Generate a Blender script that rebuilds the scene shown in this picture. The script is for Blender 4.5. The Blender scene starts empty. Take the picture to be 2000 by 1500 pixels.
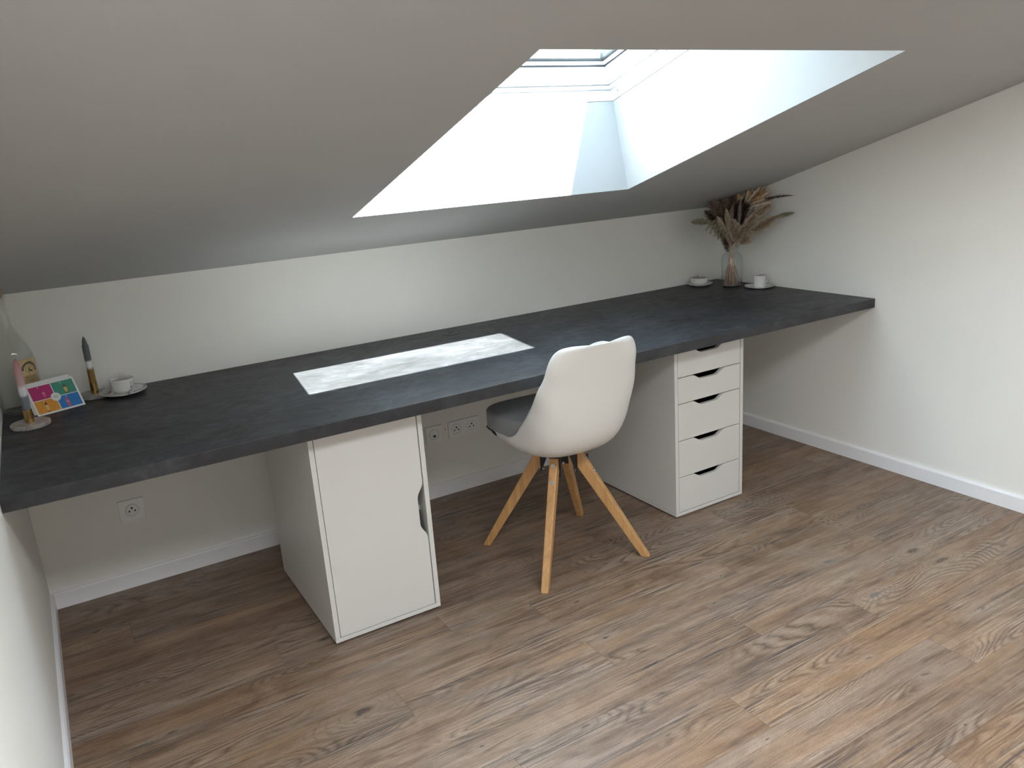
import bpy, bmesh, math, random
from mathutils import Vector, Matrix, noise
random.seed(7)
SC = bpy.context.scene
COL = SC.collection
PI = math.pi

# ------------------------------------------------------------------ camera
F_PX = 1573.54
YAW, PITCH, ROLL = -0.52267, -0.27522, -0.07108
cam_d = bpy.data.cameras.new('camera'); cam = bpy.data.objects.new('camera', cam_d); COL.objects.link(cam)
_f = Vector((-math.sin(YAW)*math.cos(PITCH), math.cos(YAW)*math.cos(PITCH), math.sin(PITCH)))
_r = Vector((math.cos(YAW), math.sin(YAW), 0)); _u = _r.cross(_f)
_r2 = math.cos(ROLL)*_r + math.sin(ROLL)*_u; _u2 = -math.sin(ROLL)*_r + math.cos(ROLL)*_u
M = Matrix((( _r2.x, _u2.x, -_f.x, -3.0057), (_r2.y, _u2.y, -_f.y, -3.0292), (_r2.z, _u2.z, -_f.z, 1.4181), (0, 0, 0, 1)))
cam.matrix_world = M
cam_d.sensor_width = 36.0; cam_d.lens = F_PX*36.0/2000.0; cam_d.clip_start = 0.02; cam_d.clip_end = 300
SC.camera = cam

# ------------------------------------------------------------------ daylight
SUN_DIR = Vector((-0.365, 0.49, -1.0)).normalized()          # the way the light travels
sd = bpy.data.lights.new('sun', 'SUN'); sd.energy = 80.0; sd.angle = math.radians(0.53); sd.color = (1.0, 0.965, 0.92)
sun = bpy.data.objects.new('sun', sd); COL.objects.link(sun)
sun.rotation_euler = SUN_DIR.to_track_quat('-Z', 'Y').to_euler(); sun.location = (3, -5, 9)
world = bpy.data.worlds.new('daylight'); SC.world = world; world.use_nodes = True
wn = world.node_tree; wn.nodes.clear()
wo = wn.nodes.new('ShaderNodeOutputWorld'); wb = wn.nodes.new('ShaderNodeBackground')
wb.inputs['Color'].default_value = (0.60, 0.79, 1.0, 1); wb.inputs['Strength'].default_value = 7.6
wn.links.new(wb.outputs[0], wo.inputs[0])
SC.view_settings.view_transform = 'Standard'; SC.view_settings.look = 'None'
SC.view_settings.gamma = 1.0; SC.view_settings.use_curve_mapping = False
SC.view_settings.exposure = 0.24
SC.cycles.max_bounces = 14; SC.cycles.diffuse_bounces = 10; SC.cycles.transparent_max_bounces = 24
SC.cycles.sample_clamp_indirect = 12.0

# room numbers (metres)
L = 3.178; HW = 1.1052; SL = 0.303; YB = -5.0
KN = math.hypot(1, SL)
ZT, TH, DD = 0.7381, 0.0381, 0.918
def cz(y): return HW - SL*y
def roof(x, s, h):   # point on the slope: s up the slope from the back wall, h outwards through the roof
    return Vector((x, (-s + SL*h)/KN, HW + (SL*s + h)/KN))
X0, X1 = -2.1039, -0.9882
S0, S1 = 0.5500, 1.7335

def portal(name, loc, rot, sx, sy):
    d = bpy.data.lights.new(name, 'AREA'); d.shape = 'RECTANGLE'; d.size = sx; d.size_y = sy; d.energy = 1
    d.cycles.is_portal = True
    o = bpy.data.objects.new(name, d); COL.objects.link(o); o.location = loc; o.rotation_euler = rot
    return o
pc = roof((X0+X1)/2, 1.0, 0.53)
portal('skylight_portal', pc, (-math.atan(SL), 0, 0), 1.10, 0.86)
# made-up roof window above the camera, with an added lamp to brighten the walls
RS0, RS1, RX0, RX1 = 2.45, 3.45, -3.05, -1.15
bd = bpy.data.lights.new('added_fill_light', 'AREA'); bd.shape = 'RECTANGLE'; bd.size = 1.84; bd.size_y = 0.90; bd.energy = 68.0; bd.color = (0.93, 0.965, 1.0)
bl = bpy.data.objects.new('added_fill_light', bd); COL.objects.link(bl); bl.location = roof((RX0+RX1)/2, (RS0+RS1)/2, 0.20)
bl.rotation_euler = Vector((0, 0.10, -1)).to_track_quat('-Z', 'Y').to_euler()

# ------------------------------------------------------------------ node helpers
def new_mat(name):
    m = bpy.data.materials.new(name); m.use_nodes = True; nt = m.node_tree; nt.nodes.clear()
    out = nt.nodes.new('ShaderNodeOutputMaterial'); b = nt.nodes.new('ShaderNodeBsdfPrincipled')
    nt.links.new(b.outputs[0], out.inputs[0])
    return m, nt, b
class G:
    def __init__(s, nt): s.nt = nt
    def n(s, t, **k):
        x = s.nt.nodes.new(t)
        for a, v in k.items(): setattr(x, a, v)
        return x
    def put(s, sock, v):
        if hasattr(v, 'is_linked') or hasattr(v, 'links'): s.nt.links.new(v, sock)
        else: sock.default_value = v
    def math(s, op, a, b=0.0, c=0.0, clamp=False):
        x = s.n('ShaderNodeMath', operation=op); x.use_clamp = clamp
        s.put(x.inputs[0], a); s.put(x.inputs[1], b); s.put(x.inputs[2], c); return x.outputs[0]
    def xyz(s, x=0.0, y=0.0, z=0.0):
        c = s.n('ShaderNodeCombineXYZ'); s.put(c.inputs[0], x); s.put(c.inputs[1], y); s.put(c.inputs[2], z); return c.outputs[0]
    def sep(s, v):
        c = s.n('ShaderNodeSeparateXYZ'); s.put(c.inputs[0], v); return c.outputs
    def obj(s): return s.n('ShaderNodeTexCoord').outputs['Object']
    def noise(s, vec, scale, detail=4.0, rough=0.5, dist=0.0, col=False):
        x = s.n('ShaderNodeTexNoise'); s.put(x.inputs['Vector'], vec); s.put(x.inputs['Scale'], scale)
        x.inputs['Detail'].default_value = detail; x.inputs['Roughness'].default_value = rough; x.inputs['Distortion'].default_value = dist
        return x.outputs['Color'] if col else x.outputs['Fac']
    def scale(s, vec, v):
        x = s.n('ShaderNodeVectorMath', operation='MULTIPLY'); s.put(x.inputs[0], vec); x.inputs[1].default_value = v; return x.outputs[0]
    def ramp(s, fac, stops, interp='LINEAR'):
        x = s.n('ShaderNodeValToRGB'); x.color_ramp.interpolation = interp; e = x.color_ramp.elements
        e[0].position, e[0].color = stops[0][0], (*stops[0][1], 1)
        e[1].position, e[1].color = stops[-1][0], (*stops[-1][1], 1)
        for p, c in stops[1:-1]:
            q = e.new(p); q.color = (*c, 1)
        s.put(x.inputs[0], fac); return x.outputs[0]
    def rng(s, v, a, b, c=0.0, d=1.0):
        x = s.n('ShaderNodeMapRange'); x.clamp = True; s.put(x.inputs[0], v)
        for i, q in enumerate((a, b, c, d)): x.inputs[i+1].default_value = q
        return x.outputs[0]
    def mix(s, f, a, b, mode='MIX'):
        x = s.n('ShaderNodeMix', data_type='RGBA', blend_type=mode); s.put(x.inputs[0], f)
        for i, v in ((6, a), (7, b)):
            if isinstance(v, tuple): x.inputs[i].default_value = (*v[:3], 1)
            else: s.nt.links.new(v, x.inputs[i])
        return x.outputs[2]
    def bump(s, h, strength, dist):
        x = s.n('ShaderNodeBump'); x.inputs['Strength'].default_value = strength; x.inputs['Distance'].default_value = dist
        s.put(x.inputs['Height'], h); return x.outputs[0]
def plain(name, col, rough=0.5, metal=0.0, var=0.0, vs=20.0, bump=0.0, bs=200.0, spec=0.5, coat=0.0):
    m, nt, b = new_mat(name); g = G(nt)
    o = g.obj()
    if var > 0:
        f = g.noise(o, vs, 4)
        lo = tuple(c*(1-var) for c in col); hi = tuple(min(1, c*(1+var)) for c in col)
        g.put(b.inputs['Base Color'], g.ramp(f, [(0.3, lo), (0.7, hi)]))
    else: b.inputs['Base Color'].default_value = (*col, 1)
    b.inputs['Roughness'].default_value = rough; b.inputs['Metallic'].default_value = metal
    b.inputs['Specular IOR Level'].default_value = spec; b.inputs['Coat Weight'].default_value = coat
    if bump > 0: g.put(b.inputs['Normal'], g.bump(g.noise(o, bs, 3), bump, 0.001))
    return m
def thin_glass(name, tint=(0.95, 0.975, 0.97), refl=1.0):
    m = bpy.data.materials.new(name); m.use_nodes = True; nt = m.node_tree; nt.nodes.clear()
    out = nt.nodes.new('ShaderNodeOutputMaterial'); mx = nt.nodes.new('ShaderNodeMixShader')
    tr = nt.nodes.new('ShaderNodeBsdfTransparent'); tr.inputs[0].default_value = (*tint, 1)
    gl = nt.nodes.new('ShaderNodeBsdfGlossy'); gl.inputs['Roughness'].default_value = 0.02
    g = G(nt); lw = nt.nodes.new('ShaderNodeLayerWeight'); lw.inputs[0].default_value = 0.5
    f = g.math('MULTIPLY_ADD', g.math('POWER', lw.outputs['Facing'], 4.0), 0.75*refl, 0.04*refl)
    nt.links.new(f, mx.inputs[0])
    nt.links.new(tr.outputs[0], mx.inputs[1]); nt.links.new(gl.outputs[0], mx.inputs[2]); nt.links.new(mx.outputs[0], out.inputs[0])
    return m

# ------------------------------------------------------------------ materials
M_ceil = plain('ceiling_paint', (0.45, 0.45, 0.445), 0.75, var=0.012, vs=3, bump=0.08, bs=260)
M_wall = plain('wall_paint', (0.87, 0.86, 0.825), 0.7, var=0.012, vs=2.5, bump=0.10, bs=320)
M_skirt = plain('skirting_white', (0.88, 0.88, 0.90), 0.35)
M_pvc = plain('window_white', (0.82, 0.83, 0.84), 0.35)
M_gask = plain('window_gasket', (0.06, 0.065, 0.075), 0.6)
M_cab = plain('cabinet_white', (0.66, 0.65, 0.625), 0.38, var=0.006, vs=4)
M_cabin = plain('cabinet_inside', (0.05, 0.05, 0.05), 0.7)
M_shell = plain('chair_plastic', (0.73, 0.72, 0.69), 0.30, coat=0.15)
M_metal = plain('black_metal', (0.010, 0.010, 0.012), 0.45)
M_bolt = plain('bolt_steel', (0.65, 0.66, 0.68), 0.28, metal=1.0)
M_zip = plain('zip_black', (0.012, 0.012, 0.013), 0.5)
M_sock = plain('socket_plastic', (0.90, 0.90, 0.91), 0.35)
M_hole = plain('socket_hole', (0.008, 0.008, 0.008), 0.8)
M_socki = plain('socket_recess', (0.80, 0.80, 0.80), 0.4)
M_plug = plain('grommet_plastic', (0.035, 0.036, 0.038), 0.4)
M_brass = plain('brass', (0.56, 0.36, 0.13), 0.25, metal=1.0)
M_wick = plain('wick', (0.30, 0.26, 0.22), 0.9)
M_paper = plain('card_paper', (0.86, 0.87, 0.86), 0.6)
M_cork = plain('cork', (0.33, 0.22, 0.14), 0.85, var=0.3, vs=180)
M_black = plain('black_cap', (0.012, 0.012, 0.012), 0.4)
M_raffia = plain('raffia_tie', (0.60, 0.53, 0.40), 0.8, var=0.15, vs=150)
M_glass = thin_glass('window_glass', (0.93, 0.97, 0.965), 0.8)
M_vglass = thin_glass('vase_glass', (0.972, 0.985, 0.982), 1.0)
M_bglass = thin_glass('bottle_glass', (0.965, 0.968, 0.962), 1.1)

def fabric():
    m, nt, b = new_mat('cushion_fabric'); g = G(nt); o = g.obj()
    w = g.noise(o, 420, 2, 0.7)
    g.put(b.inputs['Base Color'], g.ramp(w, [(0.3, (0.20, 0.205, 0.21)), (0.7, (0.31, 0.315, 0.32))]))
    b.inputs['Roughness'].default_value = 0.9; b.inputs['Sheen Weight'].default_value = 0.3
    g.put(b.inputs['Normal'], g.bump(w, 0.4, 0.001)); return m
M_fabric = fabric()
def beech():
    m, nt, b = new_mat('beech_wood'); g = G(nt); o = g.obj()
    v = g.scale(o, (60, 60, 4)); n1 = g.noise(v, 1.0, 5, 0.6, 0.6)
    v2 = g.scale(o, (400, 400, 14)); n2 = g.noise(v2, 1.0, 2)
    f = g.math('ADD', g.math('MULTIPLY', n1, 0.75), g.math('MULTIPLY', n2, 0.25))
    g.put(b.inputs['Base Color'], g.ramp(f, [(0.3, (0.40, 0.205, 0.075)), (0.55, (0.55, 0.31, 0.125)), (0.75, (0.62, 0.37, 0.165))]))
    b.inputs['Roughness'].default_value = 0.42; return m
M_beech = beech()
def marble(name, base, vein):
    m, nt, b = new_mat(name); g = G(nt); o = g.obj()
    f = g.noise(o, 28, 8, 0.65, 1.5)
    g.put(b.inputs['Base Color'], g.ramp(f, [(0.35, vein), (0.5, base), (0.75, tuple(min(1, c*1.15) for c in base))]))
    b.inputs['Roughness'].default_value = 0.35; return m
M_marble = marble('marble_warm', (0.46, 0.42, 0.40), (0.26, 0.21, 0.19))
M_marble2 = marble('marble_grey', (0.34, 0.33, 0.31), (0.20, 0.19, 0.18))

def desk_mat():
    m, nt, b = new_mat('dark_concrete_laminate'); g = G(nt); o = g.obj()
    v = g.scale(o, (1.0, 1.7, 1.7))
    warp = g.noise(v, 2.2, 3, 0.5, col=True)
    ad = g.n('ShaderNodeVectorMath', operation='MULTIPLY_ADD'); g.put(ad.inputs[0], warp); ad.inputs[1].default_value = (0.35, 0.35, 0.35); g.put(ad.inputs[2], v)
    big = g.noise(ad.outputs[0], 4.0, 8, 0.62, 0.3)
    mid = g.noise(ad.outputs[0], 15.0, 8, 0.68, 0.8)
    fine = g.noise(g.scale(o, (60, 150, 150)), 1.0, 4, 0.7)
    f = g.math('ADD', g.math('MULTIPLY', big, 0.5), g.math('ADD', g.math('MULTIPLY', mid, 0.42), g.math('MULTIPLY', fine, 0.10)))
    c = g.ramp(f, [(0.36, (0.013, 0.0135, 0.0145)), (0.47, (0.024, 0.025, 0.0275)), (0.56, (0.036, 0.0375, 0.042)), (0.68, (0.070, 0.073, 0.080))])
    rust = g.rng(g.noise(v, 7.0, 5, 0.6), 0.60, 0.75, 0, 0.14)
    c = g.mix(rust, c, (0.075, 0.052, 0.040))
    g.put(b.inputs['Base Color'], c)
    g.put(b.inputs['Roughness'], g.rng(mid, 0.3, 0.7, 0.56, 0.42)); b.inputs['Specular IOR Level'].default_value = 0.5
    g.put(b.inputs['Normal'], g.bump(mid, 0.12, 0.002)); return m
M_desk = desk_mat()

def floor_mat():
    m, nt, b = new_mat('weathered_oak_planks'); g = G(nt); o = g.obj(); X, Y, Z = g.sep(o)
    W = 0.1440; LEN = 1.215
    r = g.math('DIVIDE', g.math('ADD', Y, 1.423 + 60*W), W)
    row = g.math('FLOOR', r); fy = g.math('FRACT', r)
    wn_ = g.n('ShaderNodeTexWhiteNoise', noise_dimensions='1D'); g.put(wn_.inputs['W'], row)
    rr = wn_.outputs['Value']
    # shift of every row; a drifting third bond
    off = g.math('ADD', g.math('MULTIPLY', row, 0.413), g.math('MULTIPLY', rr, 0.22))
    c = g.math('ADD', g.math('DIVIDE', g.math('ADD', X, 30.0), LEN), off)
    pc_ = g.math('FLOOR', c); fx = g.math('FRACT', c)
    w2 = g.n('ShaderNodeTexWhiteNoise', noise_dimensions='2D'); g.put(w2.inputs['Vector'], g.xyz(row, pc_, 0.0))
    pid = w2.outputs['Value']; pcol = w2.outputs['Color']
    PR, PG, PB = g.sep(pcol)
    # plank-local coordinates, every plank its own piece of timber
    px = g.math('ADD', g.math('MULTIPLY', X, 1.0), g.math('MULTIPLY', PR, 37.0))
    py = g.math('ADD', Y, g.math('MULTIPLY', PG, 53.0))
    base = g.xyz(px, py, g.math('MULTIPLY', PB, 19.0))
    # cathedral figure: contour lines of a long stretched field, only in patches
    fld = g.noise(g.scale(base, (1.15, 6.5, 1.0)), 1.0, 1.5, 0.40, 0.35)
    jig = g.noise(g.scale(base, (9.0, 40.0, 1.0)), 1.0, 3, 0.6)
    ph = g.math('ADD', g.math('MULTIPLY', fld, 44.0), g.math('MULTIPLY', jig, 1.1))
    ring = g.math('ABSOLUTE', g.math('SINE', g.math('MULTIPLY', ph, 3.1416)))
    line = g.math('SUBTRACT', 1.0, g.math('POWER', ring, 0.6))            # thin lines
    figmask = g.rng(g.noise(g.scale(base, (1.9, 7.0, 1.0)), 1.0, 2.5, 0.55), 0.52, 0.61)
    # long fibres
    fib = g.noise(g.scale(base, (4.0, 130.0, 1.0)), 1.0, 6, 0.72, 0.5)
    fib2 = g.noise(g.scale(base, (16.0, 520.0, 1.0)), 1.0, 3, 0.7)
    blot = g.noise(g.scale(base, (4.0, 10.0, 1.0)), 1.0, 6, 0.68, 0.8)
    band = g.noise(g.scale(base, (0.8, 26.0, 1.0)), 1.0, 3, 0.6, 0.4)
    warm = g.noise(g.scale(base, (2.6, 12.0, 3.0)), 1.0, 4, 0.6)
    grain = g.noise(g.scale(base, (190.0, 520.0, 1.0)), 1.0, 3, 0.7)
    tone = g.math('ADD', g.math('MULTIPLY', fib, 0.30), g.math('ADD', g.math('MULTIPLY', blot, 0.40), g.math('MULTIPLY', band, 0.30)))
    col = g.ramp(tone, [(0.35, (0.110, 0.068, 0.042)), (0.44, (0.205, 0.134, 0.086)), (0.50, (0.290, 0.200, 0.133)), (0.57, (0.385, 0.285, 0.203)), (0.67, (0.53, 0.43, 0.335))])
    col = g.mix(g.rng(warm, 0.50, 0.66, 0, 0.45), col, (0.40, 0.255, 0.140))
    col = g.mix(g.rng(warm, 0.47, 0.34, 0, 0.42), col, (0.350, 0.290, 0.245))
    fl = g.math('MULTIPLY', g.rng(line, 0.25, 0.80), g.math('MULTIPLY', figmask, 0.72))
    col = g.mix(fl, col, (0.105, 0.072, 0.052))
    lt = g.math('MULTIPLY', g.rng(ring, 0.70, 1.0), g.math('MULTIPLY', figmask, 0.32))
    col = g.mix(lt, col, (0.52, 0.44, 0.35))
    # weathered dark streaks: bundles of fine cracks
    cr = g.noise(g.scale(base, (3.0, 170.0, 1.0)), 1.0, 4, 0.75, 1.2)
    crm = g.rng(g.noise(g.scale(base, (1.25, 11.0, 2.0)), 1.0, 4, 0.6, 0.6), 0.50, 0.58)
    col = g.mix(g.math('MULTIPLY', g.rng(cr, 0.50, 0.60), g.math('MULTIPLY', crm, 0.88)), col, (0.055, 0.052, 0.054))
    col = g.mix(g.math('MULTIPLY', g.rng(cr, 0.48, 0.40), g.math('MULTIPLY', crm, 0.45)), col, (0.50, 0.45, 0.40))
    cr2 = g.noise(g.scale(base, (1.6, 48.0, 3.0)), 1.0, 5, 0.7, 0.8)
    col = g.mix(g.rng(cr2, 0.57, 0.67, 0, 0.70), col, (0.095, 0.072, 0.056))
    col = g.mix(g.math('MULTIPLY', g.rng(fib2, 0.52, 0.72), 0.30), col, (0.50, 0.43, 0.36))
    col = g.mix(g.math('MULTIPLY', g.rng(fib2, 0.48, 0.30), 0.34), col, (0.11, 0.080, 0.058))
    col = g.mix(g.rng(grain, 0.50, 0.30, 0, 0.45), col, (0.10, 0.075, 0.056))
    # knots with rings drawn out along the board
    vo = g.n('ShaderNodeTexVoronoi', feature='F1', voronoi_dimensions='2D')
    kw = g.n('ShaderNodeVectorMath', operation='MULTIPLY_ADD'); g.put(kw.inputs[0], g.noise(g.scale(base, (11, 34, 1)), 1.0, 3, col=True)); kw.inputs[1].default_value = (0.26, 0.20, 0); g.put(kw.inputs[2], g.scale(base, (2.6, 7.0, 1.0)))
    g.put(vo.inputs['Vector'], kw.outputs[0]); vo.inputs['Scale'].default_value = 1.0
    dk = vo.outputs['Distance']; CR, CG, CB = g.sep(vo.outputs['Color'])
    has = g.math('GREATER_THAN', CR, 0.30)
    size = g.math('ADD', 0.022, g.math('MULTIPLY', g.math('POWER', CG, 2.5), 0.085))
    kn = g.math('MULTIPLY', has, g.math('SUBTRACT', 1.0, g.math('DIVIDE', dk, size)), clamp=True)
    halo = g.math('MULTIPLY', has, g.math('SUBTRACT', 1.0, g.math('DIVIDE', dk, g.math('MULTIPLY', size, 5.0))), clamp=True)
    hr = g.math('ABSOLUTE', g.math('SINE', g.math('ADD', g.math('MULTIPLY', g.math('DIVIDE', dk, size), 4.2), g.math('MULTIPLY', jig, 4.0))))
    big = g.math('GREATER_THAN', CG, 0.45)
    col = g.mix(g.math('MULTIPLY', big, g.math('MULTIPLY', g.math('MULTIPLY', g.rng(halo, 0.0, 0.35), g.rng(hr, 0.50, 0.1)), 0.60)), col, (0.11, 0.080, 0.060))
    col = g.mix(g.math('MULTIPLY', g.rng(halo, 0.0, 0.5), 0.30), col, (0.43, 0.36, 0.29))
    knc = g.mix(g.math('GREATER_THAN', CB, 0.5), (0.085, 0.060, 0.050), (0.150, 0.155, 0.165))
    kt = g.noise(g.scale(base, (60, 120, 1)), 1.0, 3, 0.7)
    col = g.mix(g.math('MULTIPLY', g.rng(kn, 0.0, 0.5, 0, 0.9), g.rng(kt, 0.30, 0.55, 0.45, 1.0)), col, knc)
    # plank tint
    hsv = g.n('ShaderNodeHueSaturation'); g.put(hsv.inputs['Color'], col); g.put(hsv.inputs['Value'], g.rng(pid, 0, 1, 0.82, 1.00)); g.put(hsv.inputs['Saturation'], g.rng(PB, 0, 1, 0.86, 1.08))
    col = g.mix(1.0, hsv.outputs[0], (0.86, 0.79, 0.745), 'MULTIPLY')
    # joints between planks
    ey = g.math('MULTIPLY', g.math('MINIMUM', fy, g.math('SUBTRACT', 1.0, fy)), W)
    ex = g.math('MULTIPLY', g.math('MINIMUM', fx, g.math('SUBTRACT', 1.0, fx)), LEN)
    e = g.math('MINIMUM', ey, ex)
    col = g.mix(g.rng(e, 0.0004, 0.0014, 0.38, 0.0), col, (0.07, 0.05, 0.04))
    g.put(b.inputs['Base Color'], col)
    g.put(b.inputs['Roughness'], g.rng(blot, 0.3, 0.7, 0.50, 0.38)); b.inputs['Specular IOR Level'].default_value = 0.5
    hgt = g.math('ADD', g.math('MULTIPLY', fib2, 0.5), g.math('ADD', g.math('MULTIPLY', fl, -0.5), g.rng(e, 0.0, 0.002, -1.5, 0.0)))
    g.put(b.inputs['Normal'], g.bump(hgt, 0.22, 0.0012))
    return m
M_floor = floor_mat()

def zbands(name, stops, rough=0.45, swirl=0.0):
    """colour by the height of the object itself (dip-dyed wax)"""
    m, nt, b = new_mat(name); g = G(nt); o = g.obj(); X, Y, Z = g.sep(o)
    f = g.math('MULTIPLY_ADD', g.noise(o, 60, 3), swirl, g.math('MULTIPLY', Z, 4.0))
    g.put(b.inputs['Base Color'], g.ramp(f, stops)); b.inputs['Roughness'].default_value = rough
    b.inputs['Subsurface Weight'].default_value = 0.0; return m
def porcelain(name, motif, base=(0.80, 0.80, 0.785), thr=(0.60, 0.66)):
    m, nt, b = new_mat(name); g = G(nt); o = g.obj()
    f = g.noise(o, 48, 4, 0.6, 1.2); k = g.noise(o, 20, 2)
    f = g.math('MULTIPLY', g.rng(f, *thr), g.rng(k, 0.47, 0.55))
    g.put(b.inputs['Base Color'], g.mix(f, base, motif)); b.inputs['Roughness'].default_value = 0.12; b.inputs['Coat Weight'].default_value = 0.4
    return m

# ------------------------------------------------------------------ mesh helpers
def obj(name, bm, mat, parent=None, smooth=False, bevel=0.0, seg=2, loc=None, sub=0, auto=None):
    me = bpy.data.meshes.new(name); bm.normal_update(); bm.to_mesh(me); bm.free()
    mats = mat if isinstance(mat, (list, tuple)) else [mat]
    for q in mats: me.materials.append(q)
    if smooth:
        me.polygons.foreach_set('use_smooth', [True]*len(me.polygons))
    o = bpy.data.objects.new(name, me); COL.objects.link(o)
    if parent is not None: o.parent = parent
    if loc is not None: o.location = loc
    if bevel > 0:
        b = o.modifiers.new('bevel', 'BEVEL'); b.width = bevel; b.segments = seg; b.limit_method = 'ANGLE'; b.angle_limit = math.radians(35); b.harden_normals = False
    if sub: 
        q = o.modifiers.new('sub', 'SUBSURF'); q.levels = sub; q.render_levels = sub
    return o
def thing(name, label, cat, loc=(0, 0, 0), rotz=0.0, group=None):
    o = bpy.data.objects.new(name, None); COL.objects.link(o); o.empty_display_size = 0.05
    o.location = loc; o.rotation_euler = (0, 0, rotz); o['label'] = label; o['category'] = cat
    if group: o['group'] = group
    return o
def tag(o, label, cat, group=None, kind=None):
    o['label'] = label; o['category'] = cat
    if group: o['group'] = group
    if kind: o['kind'] = kind
    return o
def struct(o, label=None):
    o['kind'] = 'structure'
    if label: o['label'] = label
    return o
def box(bm, x0, x1, y0, y1, z0, z1, mi=0):
    v = [bm.verts.new(p) for p in ((x0,y0,z0),(x1,y0,z0),(x1,y1,z0),(x0,y1,z0),(x0,y0,z1),(x1,y0,z1),(x1,y1,z1),(x0,y1,z1))]
    for f in ((0,3,2,1),(4,5,6,7),(0,1,5,4),(1,2,6,5),(2,3,7,6),(3,0,4,7)):
        q = bm.faces.new([v[i] for i in f]); q.material_index = mi
    return bm
def bbox(*a, **k): return box(bmesh.new(), *a, **k)
def prism(bm, pts, axis, a, b, mi=0):
    """extrude a polygon (list of 2-D points) along an axis between a and b"""
    def P(p, t):
        if axis == 'x': return (t, p[0], p[1])
        if axis == 'y': return (p[0], t, p[1])
        return (p[0], p[1], t)
    A = [bm.verts.new(P(p, a)) for p in pts]; B = [bm.verts.new(P(p, b)) for p in pts]
    n = len(pts); fs = [bm.faces.new(A), bm.faces.new(B[::-1])]
    for i in range(n): fs.append(bm.faces.new((A[i], B[i], B[(i+1) % n], A[(i+1) % n])))
    for f in fs: f.material_index = mi
    bmesh.ops.recalc_face_normals(bm, faces=fs)
    return bm
def lathe(bm, prof, seg=48, c=(0, 0, 0), mi=0, scallop=None):
    rings = []
    for i, (r, z) in enumerate(prof):
        if r < 1e-6: rings.append([bm.verts.new((c[0], c[1], c[2]+z))]); continue
        ring = []
        for k in range(seg):
            a = 2*PI*k/seg; rr = r*(1+(scallop(i, a) if scallop else 0))
            ring.append(bm.verts.new((c[0]+rr*math.cos(a), c[1]+rr*math.sin(a), c[2]+z)))
        rings.append(ring)
    for A, B in zip(rings[:-1], rings[1:]):
        for k in range(seg):
            k2 = (k+1) % seg
            if len(A) == 1 and len(B) == 1: continue
            if len(A) == 1: f = bm.faces.new((A[0], B[k], B[k2]))
            elif len(B) == 1: f = bm.faces.new((A[k], B[0], A[k2]))
            else: f = bm.faces.new((A[k], B[k], B[k2], A[k2]))
            f.material_index = mi
    bmesh.ops.recalc_face_normals(bm, faces=bm.faces)
    return bm
def tube(bm, pts, rad, seg=10, cap=True, mi=0):
    pts = [Vector(p) for p in pts]; n = len(pts); rings = []; up = None
    for i, p in enumerate(pts):
        d = (pts[min(i+1, n-1)]-pts[max(i-1, 0)]).normalized()
        if up is None: up = d.orthogonal().normalized()
        up = (up - d*up.dot(d)).normalized(); w = d.cross(up)
        r = rad[i] if isinstance(rad, (list, tuple)) else rad
        rings.append([bm.verts.new(p + (up*math.cos(2*PI*k/seg)+w*math.sin(2*PI*k/seg))*r) for k in range(seg)])
    for A, B in zip(rings[:-1], rings[1:]):
        for k in range(seg):
            f = bm.faces.new((A[k], A[(k+1) % seg], B[(k+1) % seg], B[k])); f.material_index = mi
    if cap:
        f = bm.faces.new(rings[0][::-1]); f.material_index = mi
        f = bm.faces.new(rings[-1]); f.material_index = mi
    return bm
def hexa(bm, pts, mi=0):
    """8 corners: bottom loop of 4, top loop of 4"""
    v = [bm.verts.new(p) for p in pts]; fs = []
    for f in ((0,3,2,1),(4,5,6,7),(0,1,5,4),(1,2,6,5),(2,3,7,6),(3,0,4,7)): fs.append(bm.faces.new([v[i] for i in f]))
    for f in fs: f.material_index = mi
    bmesh.ops.recalc_face_normals(bm, faces=fs); return bm

# ------------------------------------------------------------------ the room
WT = 0.14
struct(obj('floor', bbox(-L-WT, WT, YB-WT, WT, -0.12, 0.0), M_floor))
struct(obj('wall_back', bbox(-L-WT, WT, 0.0, WT, 0.0, HW+0.30), M_wall))
bm = bmesh.new(); prism(bm, [(YB-WT, 0), (0, 0), (0, HW+0.25), (YB-WT, cz(YB)+0.33)], 'x', 0.0, WT); struct(obj('wall_right', bm, M_wall))
bm = bmesh.new(); prism(bm, [(YB-WT, 0), (0, 0), (0, HW+0.25), (YB-WT, cz(YB)+0.33)], 'x', -L-WT, -L); struct(obj('wall_left', bm, M_wall))
struct(obj('wall_rear', bbox(-L-WT, WT, YB-WT, YB, 0.0, cz(YB)+0.33), M_wall))

# sloping ceiling with the skylight shaft
bm = bmesh.new()
def Q(*pts):
    return bm.faces.new([bm.verts.new(p) for p in pts])
sE = -YB*KN
SH = 0.335                       # depth of the shaft to the window
SB, ST = 0.5715, 1.452           # where the lower / upper reveals meet the window
C = lambda x, s: roof(x, s, 0)
SM = 2.15
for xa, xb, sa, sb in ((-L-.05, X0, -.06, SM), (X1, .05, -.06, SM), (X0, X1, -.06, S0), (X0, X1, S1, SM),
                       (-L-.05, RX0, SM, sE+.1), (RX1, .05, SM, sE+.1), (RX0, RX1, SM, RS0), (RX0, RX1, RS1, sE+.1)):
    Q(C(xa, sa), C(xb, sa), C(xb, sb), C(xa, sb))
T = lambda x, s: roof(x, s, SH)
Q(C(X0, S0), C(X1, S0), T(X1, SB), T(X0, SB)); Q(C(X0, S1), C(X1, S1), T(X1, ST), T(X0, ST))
Q(C(X0, S0), C(X0, S1), T(X0, ST), T(X0, SB)); Q(C(X1, S0), C(X1, S1), T(X1, ST), T(X1, SB))
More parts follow.
